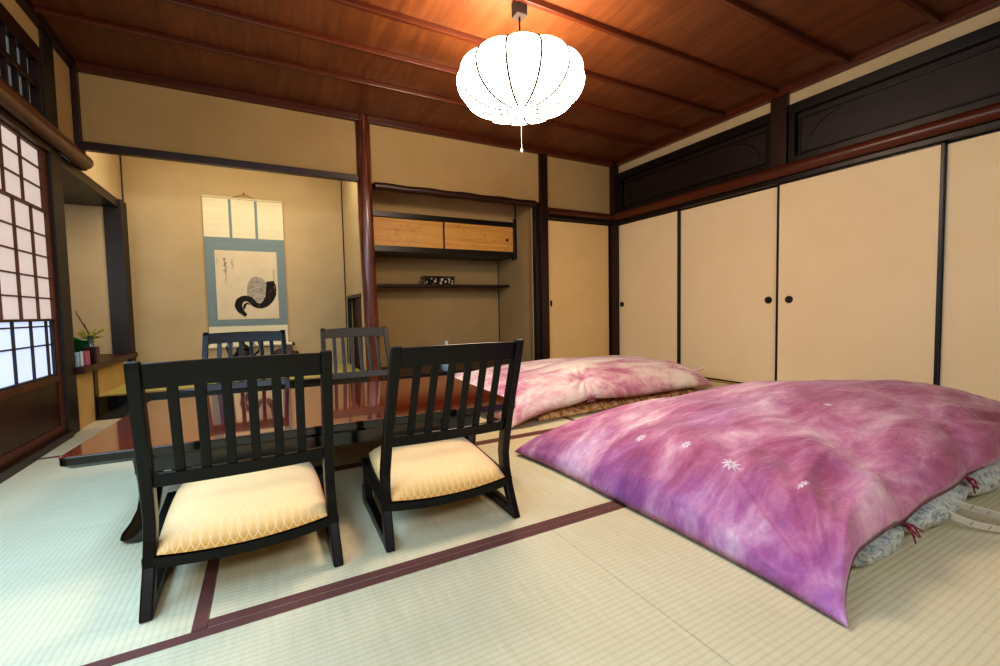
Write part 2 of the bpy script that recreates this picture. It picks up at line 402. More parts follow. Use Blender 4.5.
def lattice_panel(name, paper, y0, y1, z0, z1, ys, zs, x, parent, wood_, st=.03, bar=.008):
    f = MB(); f.box(x-.013, x+.013, y0, y0+st, z0, z1); f.box(x-.013, x+.013, y1-st, y1, z0, z1)
    f.box(x-.013, x+.013, y0+st, y1-st, z0, z0+st*.7); f.box(x-.013, x+.013, y0+st, y1-st, z1-st*.7, z1)
    o = f.build(name, wood_, parent, bevel=.002)
    g = MB()
    for y in ys: g.box(x-.004, x+.008, y-bar/2, y+bar/2, z0+.01, z1-.01)
    for z in zs: g.box(x-.004, x+.006, y0+.01, y1-.01, z-bar/2, z+bar/2)
    g.build('lattice', wood_, o)
    MB().box(x-.008, x-.005, y0+.01, y1-.01, z0+.01, z1-.01).build('paper', paper, o)
    return o
k = 0
for (y0, y1, dx) in ((2.72, 3.665, 0), (1.78, 2.74, -.03)):
    k += 1; x = L-.02+dx
    wd = struct(MB().box(x-.014, x+.014, y0, y0+.04, .045, 1.75).box(x-.014, x+.014, y1-.045, y1, .045, 1.75)
                .box(x-.014, x+.014, y0+.04, y1-.045, .36, .40).box(x-.014, x+.014, y0+.04, y1-.045, .045, .09)
                .build('window_%d' % k, M['shoji_wood'], bevel=.002))
    MB().box(x-.008, x+.006, y0+.04, y1-.045, .09, .36).build('board', M['brownpanel'], wd)
    ys = [y1-.095-.2*i-.0 for i in range(0, 5) if y1-.295-.2*i > y0-.1][1:]
    ys = [y1-.295-.2*i for i in range(4)]
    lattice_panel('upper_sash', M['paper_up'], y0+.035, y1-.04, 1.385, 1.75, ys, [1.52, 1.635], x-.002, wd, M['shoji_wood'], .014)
    ys = [y1-.24-.2*i for i in range(4)]
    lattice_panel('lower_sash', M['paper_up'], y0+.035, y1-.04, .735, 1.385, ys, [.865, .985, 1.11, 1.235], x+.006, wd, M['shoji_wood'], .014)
    ys = [y1-.31-.2*i for i in range(4)]
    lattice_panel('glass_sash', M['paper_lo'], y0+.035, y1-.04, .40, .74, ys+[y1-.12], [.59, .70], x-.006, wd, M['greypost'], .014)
# small upper lattice window
wd = struct(MB().box(L-.05, L+.004, YW, 3.665, 1.90, 1.965).box(L-.05, L+.004, YW, 3.665, 2.27, 2.36)
            .box(L-.05, L+.004, 3.62, 3.665, 1.965, 2.27).box(L-.05, L+.004, YW, YW+.05, 1.965, 2.27).build('window_3', M['dark_y'], bevel=.003))
g = MB()
for i in range(16): g.box(L-.035, L-.012, 3.51-.115*i-.009, 3.51-.115*i+.009, 1.965, 2.27)
g.box(L-.033, L-.010, YW+.05, 3.62, 2.105, 2.13); g.box(L-.033, L-.014, YW+.05, 3.62, 2.14, 2.15)
g.build('lattice', M['dark_z'], wd)
MB().box(L-.045, L-.042, YW+.05, 3.62, 1.965, 2.27).build('pane', M['paper_dim'], wd)
boxo('back_board', M['dark_y'], (L-.12, L-.06, YW-.05, 3.67, 0, 2.40), wd)
# wall behind the camera
struct(boxo('wall_front', M['plaster_pale'], (L-.1, R+.1, YF-.06, YF, 0, ZB)))

# ------------------------------------------------------------------ shelf alcove fittings
cab = empty('wall_cabinet', (1.8, 4.8, 1.37))
tag(cab, 'small dark framed wall cabinet with two honey coloured sliding doors above the shelf', 'cabinet')
def rel(o, root):
    o.parent = root; o.matrix_parent_inverse = Matrix.Translation(root.location).inverted(); return o
w = MB(); w.box(.905, 2.678, 4.555, AB-.003, 1.37, 1.43); w.box(.905, 2.678, 4.555, AB-.003, 1.725, 1.778)
w.box(2.64, 2.678, 4.548, 4.60, 1.345, 1.82)
w.box(1.755, 1.782, 4.575, 4.60, 1.43, 1.725); w.box(.905, .93, 4.56, 4.62, 1.43, 1.725)
rel(w.build('case', M['black_x'], bevel=.003), cab)
for x0, x1, hx, yy in ((.93, 1.772, .985, 4.585), (1.772, 2.64, 2.56, 4.575)):
    dd = rel(boxo('door', M['honey'], (x0, x1, yy, yy+.012, 1.432, 1.722)), cab)
    h = MB().lathe([(0, 0), (.010, 0), (.013, .006), (.016, .006), (.018, 0), (.018, -.003), (0, -.003)], n=20)
    bmesh.ops.transform(h.bm, matrix=Matrix.Translation((hx, yy-.001, 1.57)) @ Matrix.Rotation(math.pi/2, 4, 'X'), verts=h.bm.verts)
    h.build('handle', M['metal'], dd, smooth=True)
sh = MB().box(.905, 2.677, 4.74, AB-.003, 1.022, 1.05).build('wall_shelf', M['dark_x'], bevel=.004)
tag(sh, 'long thin dark wooden shelf below the honey coloured cabinet', 'shelf')
# inlaid box
t = NT('inlaid_black_lacquer'); vo = t.n('ShaderNodeTexVoronoi', i_Vector=t.vec((1, 1, 1)), i_Scale=26.0)
nn = t.noise(t.vec(), 14, 2)
f = t.math('MULTIPLY', t.math('LESS_THAN', vo.outputs['Distance'], .42), t.math('GREATER_THAN', nn, .43))
M['inlay'] = t.set(Base_Color=t.mix(f, rgb('150c08'), rgb('b5a593')), Roughness=.25)
bx = empty('lacquer_box', (1.77, 4.83, 1.05)); tag(bx, 'long black lacquer box with pale inlay resting on the thin shelf', 'box')
MB().box(-.185, .185, -.06, .06, 0, .072, .006).build('body', M['inlay'], bx)
MB().box(-.19, .19, -.065, .065, .0725, .094, .006).build('lid', M['lacquer'], bx)

# vase in the niche
v = empty('ceramic_bottle', (1.66, 4.32, .115)); tag(v, 'pale blue and white bottle vase standing low in the shelf niche', 'vase')
MB().lathe([(0, 0), (.052, 0), (.062, .015), (.066, .06), (.066, .16), (.055, .205), (.026, .225)], n=32).build('body', M['paleblue'], v, smooth=True)
MB().lathe([(.0255, .2255), (.019, .25), (.017, .30), (.020, .312), (.015, .312), (.012, .26), (0, .255)], n=24).build('neck', M['white'], v, smooth=True)

# ------------------------------------------------------------------ hanging scroll
t = NT('scroll_silk_blue'); M['silkblue'] = t.set(Base_Color=t.ramp(t.noise(t.vec((3, 1, 300)), 1, 2), [(.3, '73858a'), (.7, '7d8f93')]), Roughness=.8)
t = NT('scroll_silk_cream'); M['silkcream'] = t.set(Base_Color=t.ramp(t.noise(t.vec((2, 1, 90)), 1, 2), [(.3, 'd6cfb0'), (.7, 'ded8bc')]), Roughness=.85)
t = NT('painting_paper'); M['ppaper'] = t.set(Base_Color=t.ramp(t.noise(t.vec(), 6, 3), [(.3, 'cfc0a2'), (.7, 'd8cbb0')]), Roughness=.9)
t = NT('black_ink'); n = t.noise(t.vec((60, 1, 14)), 1, 4); M['ink'] = t.set(Base_Color=t.ramp(n, [(.30, '15120f'), (.60, '1f1b17'), (.72, '8e8271')]), Roughness=.9)
t = NT('grey_ink_wash'); n = t.noise(t.vec((1, 1, 2.5)), 14, 5, .7, 1); M['wash'] = t.set(Base_Color=t.ramp(n, [(.30, '6a655c'), (.5, '9c958a'), (.68, 'c6bdab')]), Roughness=.9)
SY = 5.235
sc = empty('hanging_scroll', (-.155, SY, .42)); tag(sc, 'tall hanging scroll with blue mount and ink brush painting in the picture alcove', 'scroll')
def sbox(name, mat, x0, x1, z0, z1, y0, th, parent=sc): 
    return MB().box(x0+.155, x1+.155, y0-SY, y0-SY+th, z0-.42, z1-.42).build(name, mat, parent)
SX0, SX1 = -.515, .195
bk = sbox('backing', M['silkcream'], SX0, SX1, .44, 1.925, SY-.004, .004)
blue = sbox('blue_mount', M['silkblue'], SX0, SX1, .632, 1.530, SY-.0065, .0024)
for x in (-.285, -.055): sbox('ribbon', M['silkblue'], x-.012, x+.012, 1.531, 1.915, SY-.0065, .0024)
pp = sbox('painting', M['ppaper'], -.435, .118, .70, 1.40, SY-.009, .0024)
# ink strokes: (u,v) in pixels of the photo's scroll crop -> wall
def uv(px, py): return (-.435+(px-60)/(345-60)*.553+.155, 1.40-(py-278)/(575-278)*.70-.42)
def stroke(pts, ws, name, mat, dy):
    m = MB(); n = len(pts); P = [Vector((uv(*p)[0], uv(*p)[1])) for p in pts]
    # resample
    Q = []; Wd = []
    for i in range(n-1):
        for q in range(6):
            tt = q/6; p0, p1, p2, p3 = P[max(i-1, 0)], P[i], P[i+1], P[min(i+2, n-1)]
            Q.append(.5*((2*p1)+(p2-p0)*tt+(2*p0-5*p1+4*p2-p3)*tt*tt+(3*p1-p0-3*p2+p3)*tt**3)); Wd.append(ws[i]*(1-tt)+ws[i+1]*tt)
    Q.append(P[-1]); Wd.append(ws[-1]); Lf = []; Rt = []
    for i, q in enumerate(Q):
        d = (Q[min(i+1, len(Q)-1)]-Q[max(i-1, 0)]).normalized(); nn = Vector((-d.y, d.x))
        a = q+nn*Wd[i]*(1+.10*noise.noise(Vector((i*.7, 0, 1)))); b = q-nn*Wd[i]*(1+.10*noise.noise(Vector((i*.7, 4, 1))))
        Lf.append(m.bm.verts.new((a.x, -dy, a.y))); Rt.append(m.bm.verts.new((b.x, -dy, b.y)))
    for i in range(len(Q)-1): m.bm.faces.new((Lf[i], Lf[i+1], Rt[i+1], Rt[i]))
    return m.build(name, mat, pp)
m = MB(); cv = []
for i in range(40):
    a = 2*math.pi*i/40; r = 1+.04*math.sin(3*a+1)
    u = uv(249+54*r*math.cos(a), 450+60*r*math.sin(a)); cv.append(m.bm.verts.new((u[0], -.0100, u[1])))
m.bm.faces.new(cv); m.build('grey_wash', M['wash'], pp)
stroke([(188, 560), (165, 538), (155, 515), (165, 493), (190, 484), (213, 492), (232, 512), (262, 518), (290, 500), (308, 470), (312, 435), (308, 408)],
       [.014, .028, .034, .032, .028, .030, .026, .026, .038, .048, .048, .034], 'brush_stroke', M['ink'], .0110)
stroke([(180, 530), (184, 515), (196, 506), (208, 512)], [.010, .012, .008, .004], 'brush_stroke', M['ink'], .0106)
random.seed(3)
def dab(px, py, w, h, ang):
    u = uv(px, py); c, s = math.cos(ang), math.sin(ang)
    vs = [ca.bm.verts.new((u[0]+a*c-b*s, -.0106, u[1]+a*s+b*c)) for a, b in ((-w, -h), (w, -h*.6), (w, h), (-w, h*.7))]
    ca.bm.faces.new(vs)
for cx, y0, y1, n in ((104, 312, 415, 18), (138, 312, 352, 8), (72, 314, 330, 3), (328, 356, 405, 10)):
    ca = MB()
    for i in range(n):
        y = y0+(y1-y0)*i/(n-1); k = 1.0 if cx == 104 and i < 10 else .6
        dab(cx+random.uniform(-5, 5), y, .0105*k, .0026*k, random.uniform(-.5, .5))
        if random.random() < .6: dab(cx+random.uniform(-4, 4), y+2, .0026*k, .0095*k, random.uniform(-.3, .3))
    ca.build('calligraphy', M['ink'], pp)
rod = MB().sweep([(-.385, -.012, .005), (.385, -.012, .005)], .016, .016, 16).build('roller', M['silkcream'], sc, smooth=True)
for sgn in (-1, 1): MB().sweep([(sgn*.386, -.012, .005), (sgn*.41, -.012, .005)], .018, .018, 16).build('roller_knob', M['lacquer'], sc, smooth=True)
MB().sweep([(-.36, -.006, 1.508), (.355, -.006, 1.508)], .008, .008, 12).build('top_rod', M['silkcream'], sc, smooth=True)
MB().sweep([(-.10, -.008, 1.515), (-.04, -.008, 1.540), (0, -.008, 1.555), (.04, -.008, 1.540), (.10, -.008, 1.515)], .0025, .0025, 8).build('hanging_cord', M['metal'], sc, smooth=True)
MB().sweep([(0, .01, 1.56), (0, -.012, 1.56), (0, -.014, 1.575)], .004, .004, 8).build('hook', M['metal'], sc, smooth=True)

# ornaments on the alcove floor
iron = plain('black_iron', '100f10', .45, Metallic=.4)
b = empty('incense_burner', (-.215, 4.98, .163)); b.scale = (1.2, 1.2, 1.25); tag(b, 'black iron vessel with curling handles on the alcove floor below the scroll', 'ornament')
MB().lathe([(0, 0.03), (.05, .03), (.075, .06), (.082, .10), (.070, .16), (.05, .185), (.055, .20), (.048, .20), (.042, .18), (0, .15)], n=28).build('body', iron, b, smooth=True)
MB().lathe([(0, .255), (.010, .25), (.012, .235), (.03, .225), (.047, .203), (0, .2025)], n=24).build('lid', iron, b, smooth=True)
for sgn in (-1, 1):
    MB().sweep([(sgn*.070, 0, .14), (sgn*.105, 0, .17), (sgn*.118, 0, .22), (sgn*.105, 0, .255), (sgn*.082, 0, .255), (sgn*.075, 0, .232), (sgn*.088, 0, .222)], .007, .007, 10,
               radii=[1.3, 1.2, 1, .9, .8, .7, .5]).build('handle', iron, b, smooth=True)
for q in range(3):
    a = q*2*math.pi/3+.5
    MB().sweep([(.045*math.cos(a), .045*math.sin(a), .045), (.06*math.cos(a), .06*math.sin(a), .02), (.066*math.cos(a), .066*math.sin(a), 0)], .011, .011, 10, radii=[1.2, 1, .8]).build('foot', iron, b, smooth=True)
rt = plain('purple_brown_root', '3a2a2b', .55)
m = MB(); bmesh.ops.create_icosphere(m.bm, subdivisions=4, radius=1)
for vv in m.bm.verts:
    n_ = noise.noise(vv.co*2.2)*.35+noise.noise(vv.co*6)*.15
    c = vv.co*(1+n_); vv.co = Vector((c.x*.115, c.y*.07, max(c.z, -.72)*.075+.054))
    vv.co.x += .02; vv.co.z *= 1+.5*max(0, vv.co.x*6)
o = m.build('carved_root', rt, smooth=True); o.location = (.085, 4.98, .164); o.scale = (1.3, 1.2, 1.6)
tag(o, 'lumpy dark brown carved root beside the iron vessel in the alcove', 'ornament')

# ------------------------------------------------------------------ things on the window ledge
gr = plain('green_glaze', '0d7a45', .35)
m = MB(); cv = [(-.06, 0), (-.10, .10), (-.115, .17), (-.10, .215), (-.07, .222), (-.03, .19), (.02, .165), (.09, .155), (.06, .12), (.03, .07), (.01, 0)]
m.prism(cv, .022, 'y', 0)
o = m.build('leaf_dish', gr, bevel=.008); o.location = (-1.20, 4.185, .421); tag(o, 'green upright leaf shaped dish on the ledge behind the small cards', 'dish')
vs = empty('flower_vase', (-1.118, 4.125, .42)); tag(vs, 'small brown vase on the window ledge holding yellow flowers', 'vase')
bv = plain('brown_glaze', '3a1f1a', .35)
MB().box(-.038, .038, -.038, .038, 0, .118, .006).build('body', bv, vs)
MB().lathe([(.02, .119), (.013, .145), (.018, .175), (.014, .175), (.009, .14), (0, .135)], n=20).build('neck', plain('grey_glass', '6b7468', .2), vs, smooth=True)
fl = empty('flower_spray', (-1.118, 4.125, .595)); tag(fl, 'spray of small yellow flowers and green leaves in the brown vase', 'flowers')
yel = plain('yellow_petals', 'd8d040', .6); lf = plain('leaf_green', '4b7a2e', .6)
st = MB(); pet = MB(); lv = MB(); random.seed(11)
for i in range(22):
    a = random.uniform(0, 6.28); r = random.uniform(.01, .055); e = Vector((r*math.cos(a)*1.3, r*math.sin(a), random.uniform(.01, .065)))
    st.sweep([(0, 0, .001), (e.x*.4, e.y*.4, e.z*.5), e], .0015, .0015, 6)
    for q in range(6):
        b_ = q*math.pi/3; d = Vector((math.cos(b_), math.sin(b_), .35))
        pet.sweep([e, e+d*.009, e+d*.019], .006, .0015, 6, radii=[.5, 1, .4])
for i in range(7):
    a = i*.9; d = Vector((math.cos(a), math.sin(a), .1))
    lv.sweep([(0, 0, .004), d*.03, d*.055+Vector((0, 0, .005)), d*.075], .012, .0015, 8, radii=[.2, 1, .9, .1])
st.build('stems', lf, fl); pet.build('petals', yel, fl); lv.build('leaves', lf, fl)
br = MB().sweep([(-1.118, 4.125, .60), (-1.135, 4.13, .66), (-1.150, 4.13, .70), (-1.158, 4.13, .71), (-1.17, 4.13, .745), (-1.185, 4.135, .775), (-1.19, 4.135, .80)], .0035, .0035, 8,
                radii=[1.2, 1, 1.4, .9, .9, .8, .4]).build('bare_twig', plain('twig_bark', '2b1c16', .8), smooth=True)
tag(br, 'bare thin dark twig rising from the brown vase', 'twig')
for x, yy, c1, nm, lb, w_ in ((-1.142, 3.885, 'a9bccb', 'blue', 'pale blue card box standing leftmost on the window ledge', .052), (-1.118, 3.935, 'cfd4d0', 'white', 'narrow white card box between the blue and pink boxes', .016),
                     (-1.112, 3.995, 'b5606e', 'pink', 'pink card box standing on the ledge in front of the brown vase', .040)):
    o = MB().box(-w_/2, w_/2, -.012, .012, 0, .098, .0015).build('card_box', plain('card_'+nm, c1, .7)); o.location = (x, yy, .4203); o.rotation_euler = (0, 0, .2)
    tag(o, lb, 'box')

# ------------------------------------------------------------------ low legless-style chairs
def side_profile():
    rear = [(0, 0), (.022, .05), (.048, .11), (.062, .17), (.064, .22), (.045, .29), (.018, .37), (-.012, .45), (-.048, .54), (-.078, .625), (-.082, .643)]
    th = [.040, .036, .036, .040, .043, .043, .042, .041, .040, .036, .022]
    return rear, [(y+t_, z) for (y, z), t_ in zip(rear, th)]
def back_y(z):
    rear, fr = side_profile()
    for (y0, z0), (y1, z1) in zip(rear, rear[1:]):
        if z0 <= z <= z1: return y0+(y1-y0)*(z-z0)/(z1-z0)+.02
    return rear[-1][0]+.02
def xw(z, y=0): return .238-.021*(z/.64)       # outer half width
def make_chair(mat, seatmat):
    root = empty('legless_chair')
    rear, front = side_profile()
    for s in (-1, 1):
        m = MB(); poly = rear+list(reversed(front)); tw = .028
        v0 = [m.bm.verts.new((s*xw(z), y, z)) for y, z in poly]; v1 = [m.bm.verts.new((s*(xw(z)-tw), y, z)) for y, z in poly]
        n = len(poly)
        for i in range(n): m.bm.faces.new((v0[i], v0[(i+1) % n], v1[(i+1) % n], v1[i]))
        k = len(rear)
        for i in range(k-1):
            for v in (v0, v1): m.bm.faces.new((v[i], v[i+1], v[n-2-i], v[n-1-i]))
        m.build('back_post', mat, root, bevel=.004)
        m = MB()
        xo, xi = s*.237, s*.211
        a, b_ = min(xo, xi), max(xo, xi)
        m.prism([(.02, 0), (.405, 0), (.425, .008), (.428, .03), (.425, .072), (.385, .072), (.36, .040), (.06, .034), (.02, .02)], b_-a, 'x', a)
        m.build('runner', mat, root, bevel=.003)
        m = MB(); m.prism([(.345, .03), (.385, .03), (.395, .155), (.355, .155)], b_-a, 'x', a); m.build('front_post', mat, root, bevel=.003)
        m = MB(); m.prism([(.055, .106), (.43, .140), (.44, .168), (.055, .133)], b_-a-.002, 'x', a+.001); m.build('side_rail', mat, root, bevel=.003)
    def rail(z0, z1, bow, nm, th=.011, crown=0.0):
        m = MB(); N = 14; rows = []
        for i in range(N+1):
            u = -1+2*i/N; ring = []
            for (zz, dy) in ((z0, th), (z1, th), (z1, -th), (z0, -th)):
                z_ = zz+crown*(1-u*u); x = u*(xw(z_)-.020)
                ring.append(m.bm.verts.new((x, back_y(min(z_, .642))-bow*(1-u*u)+dy, z_)))
            rows.append(ring)
        for r0, r1 in zip(rows, rows[1:]):
            for j in range(4): m.bm.faces.new((r0[j], r0[(j+1) % 4], r1[(j+1) % 4], r1[j]))
        m.bm.faces.new(rows[0]); m.bm.faces.new(list(reversed(rows[-1])))
        return m.build(nm, mat, root, bevel=.003)
    rail(.575, .636, .014, 'top_rail', .011, .004); rail(.312, .350, .012, 'lower_rail', .010)
    for i in range(6):
        u = -1+2*(i+1)/7; m = MB(); pts = []
        P = []
        for q in range(7):
            z = .340+(.590-.340)*q/6; P.append((u*(xw(z)-.028), back_y(z)-.013*(1-u*u), z))
        m.sweep(P, .0115, .0055, 8, sq=6); m.build('slat', mat, root)
    # front and rear seat rails (the rear one bows down)
    m = MB(); N = 12; rows = []
    for i in range(N+1):
        u = -1+2*i/N; x = u*.212
        zt = .132-.012*(1-u*u); ring = [m.bm.verts.new((x, yy-.012*(1-u*u), zz)) for yy, zz in ((.050, zt-.026), (.050, zt), (.08, zt), (.08, zt-.026))]
        rows.append(ring)
    for r0, r1 in zip(rows, rows[1:]):
        for j in range(4): m.bm.faces.new((r0[j], r0[(j+1) % 4], r1[(j+1) % 4], r1[j]))
    m.bm.faces.new(rows[0]); m.bm.faces.new(list(reversed(rows[-1]))); m.build('rear_rail', mat, root)
    m = MB().box(-.212, .212, .41, .436, .142, .167); m.build('front_rail', mat, root, bevel=.003)
    # cushion
    m = MB(); NU, NV = 32, 28
    def edge(t, p): return math.copysign(abs(t)**p, t)
    grid = {}
    for side in (0, 1):
        for i in range(NU+1):
            for j in range(NV+1):
                a = math.sin((-1+2*i/NU)*math.pi/2); b_ = math.sin((-1+2*j/NV)*math.pi/2)
                if side == 1 and (i in (0, NU) or j in (0, NV)): grid[(1, i, j)] = grid[(0, i, j)]; continue
                # squircle-like mapping for rounded corners
                x = a*math.sqrt(1-(.10 if b_ > 0 else .03)*b_*b_); y = b_*math.sqrt(1-(.10 if b_ > 0 else .02)*a*a)
                hw = .211
                X = x*hw; Y = .262+y*.215+(.022*(1-a*a) if b_ > 0 else -.010*(1-a*a))*abs(b_)
                if Y < .105: X *= 1-.02*(.105-Y)/.05
                f = (max(0, 1-abs(a)**4)**.5)*(max(0, 1-abs(b_)**4)**.5)
                zb = .138+.036*(y+1)/2-.012*(1-a*a)*(1-y)/2
                Z = zb+.056*f+.004*f*(1-a*a) if side == 0 else zb-.006*f
                grid[(side, i, j)] = m.bm.verts.new((X, Y, Z))
    for side in (0, 1):
        for i in range(NU):
            for j in range(NV):
                q = (grid[(side, i, j)], grid[(side, i+1, j)], grid[(side, i+1, j+1)], grid[(side, i, j+1)])
                m.bm.faces.new(q if side == 0 else tuple(reversed(q)))
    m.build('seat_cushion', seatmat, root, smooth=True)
    return root
def copy_tree(o):
    c = o.copy(); C.objects.link(c)
    for ch in o.children:
        d = ch.copy(); C.objects.link(d); d.parent = c
    return c
G = 'low floor chairs round the table'
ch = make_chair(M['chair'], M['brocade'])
ch.location = (-.068, 1.318, 0.0015); ch.rotation_euler.z = math.radians(1.0)
tag(ch, 'black slatted floor chair with gold seat, nearest the camera on the left', 'chair', G)
c2 = copy_tree(ch); c2.location = (.532, 1.318, 0.0015); c2.rotation_euler.z = math.radians(-1.0)
tag(c2, 'black slatted floor chair with gold seat, near side of the table beside the purple duvet', 'chair', G)
c3 = copy_tree(ch); c3.location = (-.118, 3.022, 0.0015); c3.rotation_euler.z = math.radians(180)
tag(c3, 'black floor chair across the table, in front of the hanging scroll', 'chair', G)
c4 = make_chair(M['chair_grey'], M['brocade']); c4.location = (.525, 3.04, 0.0015); c4.rotation_euler.z = math.radians(178)
tag(c4, 'greyish floor chair across the table, in front of the red log post', 'chair', G)

# ------------------------------------------------------------------ low table
TR = math.radians(-2.6)
tb = empty('low_table', (.222, 2.168, 0.0015), TR); tag(tb, 'low red-brown lacquer dining table with black edge and curved legs', 'table')
HX, HY = .765, .472
m = MB(); m.box(-HX+.004, HX-.004, -HY+.004, HY-.004, .329, .333); m.build('table_top', M['table_top'], tb)
m = MB(); rows = []
for (dx, z) in ((.055, .283), (.012, .293), (0, .305), (0, .3275), (.004, .3290)):
    ring = []
    for cx, cy, a0 in ((1, 1, 0), (-1, 1, 90), (-1, -1, 180), (1, -1, 270)):
        for q in range(5):
            a = math.radians(a0+q*22.5); r = .022
            ring.append(m.bm.verts.new((cx*(HX-dx-r)+r*math.cos(a), cy*(HY-dx-r)+r*math.sin(a), z)))
    rows.append(ring)
for r0, r1 in zip(rows, rows[1:]):
    n = len(r0)
    for j in range(n): m.bm.faces.new((r0[j], r0[(j+1) % n], r1[(j+1) % n], r1[j]))
m.bm.faces.new(list(reversed(rows[0]))); m.bm.faces.new(rows[-1])
m.build('table_edge', M['lacquer'], tb)
m = MB(); m.box(-HX+.155, HX-.155, -HY+.09, -HY+.115, .225, .2825); m.box(-HX+.155, HX-.155, HY-.115, HY-.09, .225, .2825)
m.box(-HX+.155, -HX+.18, -HY+.115, HY-.115, .225, .2825); m.box(HX-.18, HX-.155, -HY+.115, HY-.115, .225, .2825)
m.build('apron', M['lacquer'], tb)
for sx in (-1, 1):
    for sy in (-1, 1):
        bx0, by0 = sx*(HX-.185), sy*(HY-(.135 if sy < 0 else .18))
        pr = [(.0, .0, .283), (.0, .0, .24), (.0, 0, .19), (.002, 0, .14), (.010, .0, .09), (.026, .0, .045), (.044, 0, .012), (.048, 0, 0)]
        m = MB(); m.sweep([(bx0+sx*a, by0+sy*a*.3, z) for a, _, z in pr], .036, .036, 16, up=Vector((0, 1, 0)), radii=[1.25, 1.1, .95, .85, .85, .95, 1.1, 1.1], sq=3.2)
        m.build('leg', M['lacquer'], tb, smooth=True)

# ------------------------------------------------------------------ bedding
def smoothst(a, b, x):
    t_ = max(0, min(1, (x-a)/(b-a))); return t_*t_*(3-2*t_)
def curve(pts, t):
    n = len(pts)-1; f = min(max(t, 0), 1)*n; i = min(int(f), n-1); u = f-i
    P = [Vector(pts[max(i-1, 0)]), Vector(pts[i]), Vector(pts[i+1]), Vector(pts[min(i+2, n)])]
    return .5*((2*P[1])+(P[2]-P[0])*u+(2*P[0]-5*P[1]+4*P[2]-P[3])*u*u+(3*P[1]-P[0]-3*P[2]+P[3])*u**3)
def duvet(name, near, far, left, right, Hh, seed, mat, NU=170, NV=120, pw=2.6, ex=.60, wr=.021, knots=(), under=None):
    """near/far: edge curves from left to right; left/right: from near to far"""
    n00, n10, f01, f11 = Vector(near[0]), Vector(near[-1]), Vector(far[0]), Vector(far[-1])
    m = MB(); top = {}; bot = {}
    for i in range(NU+1):
        for j in range(NV+1):
            u = .5-.5*math.cos(math.pi*i/NU); v = .5-.5*math.cos(math.pi*j/NV)
            u = .45*u+.55*i/NU; v = .45*v+.55*j/NV
            P = curve(near, u)*(1-v)+curve(far, u)*v+curve(left, v)*(1-u)+curve(right, v)*u
            P -= n00*(1-u)*(1-v)+n10*u*(1-v)+f01*(1-u)*v+f11*u*v
            a, b_ = 2*u-1, 2*v-1
            f = (max(0, 1-abs(a)**pw)**ex)*(max(0, 1-abs(b_)**pw)**ex)
            q = Vector((P.x*1.0, P.y*1.0, seed))
            # pulled creases: ridged noise, strongest towards the rim
            rim = min(1, f*2.2)*(1-.55*f)
            ang = math.atan2(b_, a)
            fold = 0
            for cx, cy in ((-1, -1), (-1, 1), (1, -1), (1, 1)):
                dd = math.hypot(a-cx, (b_-cy)*.8); th = math.atan2(b_-cy, a-cx)
                fold += math.exp(-(dd/.75)**2)*(math.sin(th*19+seed+cx*2+cy)*.6+math.sin(th*33+seed*2)*.4)*smoothst(0, .35, dd)
            r1 = 1-abs(noise.noise(Vector((P.x*1.7+3*P.y, P.y*5.5, seed))))*2
            r2 = 1-abs(noise.noise(Vector((P.x*5+1.3*P.y, P.y*11, seed+9))))*2
            lump = noise.noise(q*2.2)
            kn = 0
            for kx, ky, kr in knots:
                dk = math.hypot(P.x-kx, P.y-ky); th = math.atan2(P.y-ky, P.x-kx)
                kn += -math.exp(-(dk/(kr*.35))**2)*.03+math.exp(-(dk/kr)**2)*math.sin(th*11)*.018*smoothst(0, .03, dk)
            z = P.z+Hh*f*(1+.09*lump)+rim*(wr*fold*1.2+wr*.5*r1+wr*.35*r2)+kn*min(1, f*3)
            top[i, j] = m.bm.verts.new((P.x, P.y, max(z, .006)))
            if i in (0, NU) or j in (0, NV): bot[i, j] = top[i, j]
            elif under:
                zz = P.z+(under-P.z)*smoothst(0, .35, f); bot[i, j] = m.bm.verts.new((P.x, P.y, min(max(zz, .004), top[i, j].co.z-.004)))
            else: bot[i, j] = m.bm.verts.new((P.x, P.y, max(.0035, P.z-.004-.02*min(1, f*2)) if P.z < .03 else max(.006, P.z-.012*min(1, f*3))))
    for i in range(NU):
        for j in range(NV):
            m.bm.faces.new((top[i, j], top[i+1, j], top[i+1, j+1], top[i, j+1]))
            m.bm.faces.new((bot[i, j], bot[i, j+1], bot[i+1, j+1], bot[i+1, j]))
    o = m.build(name, mat)
    for p in o.data.polygons: p.use_smooth = True
    return o
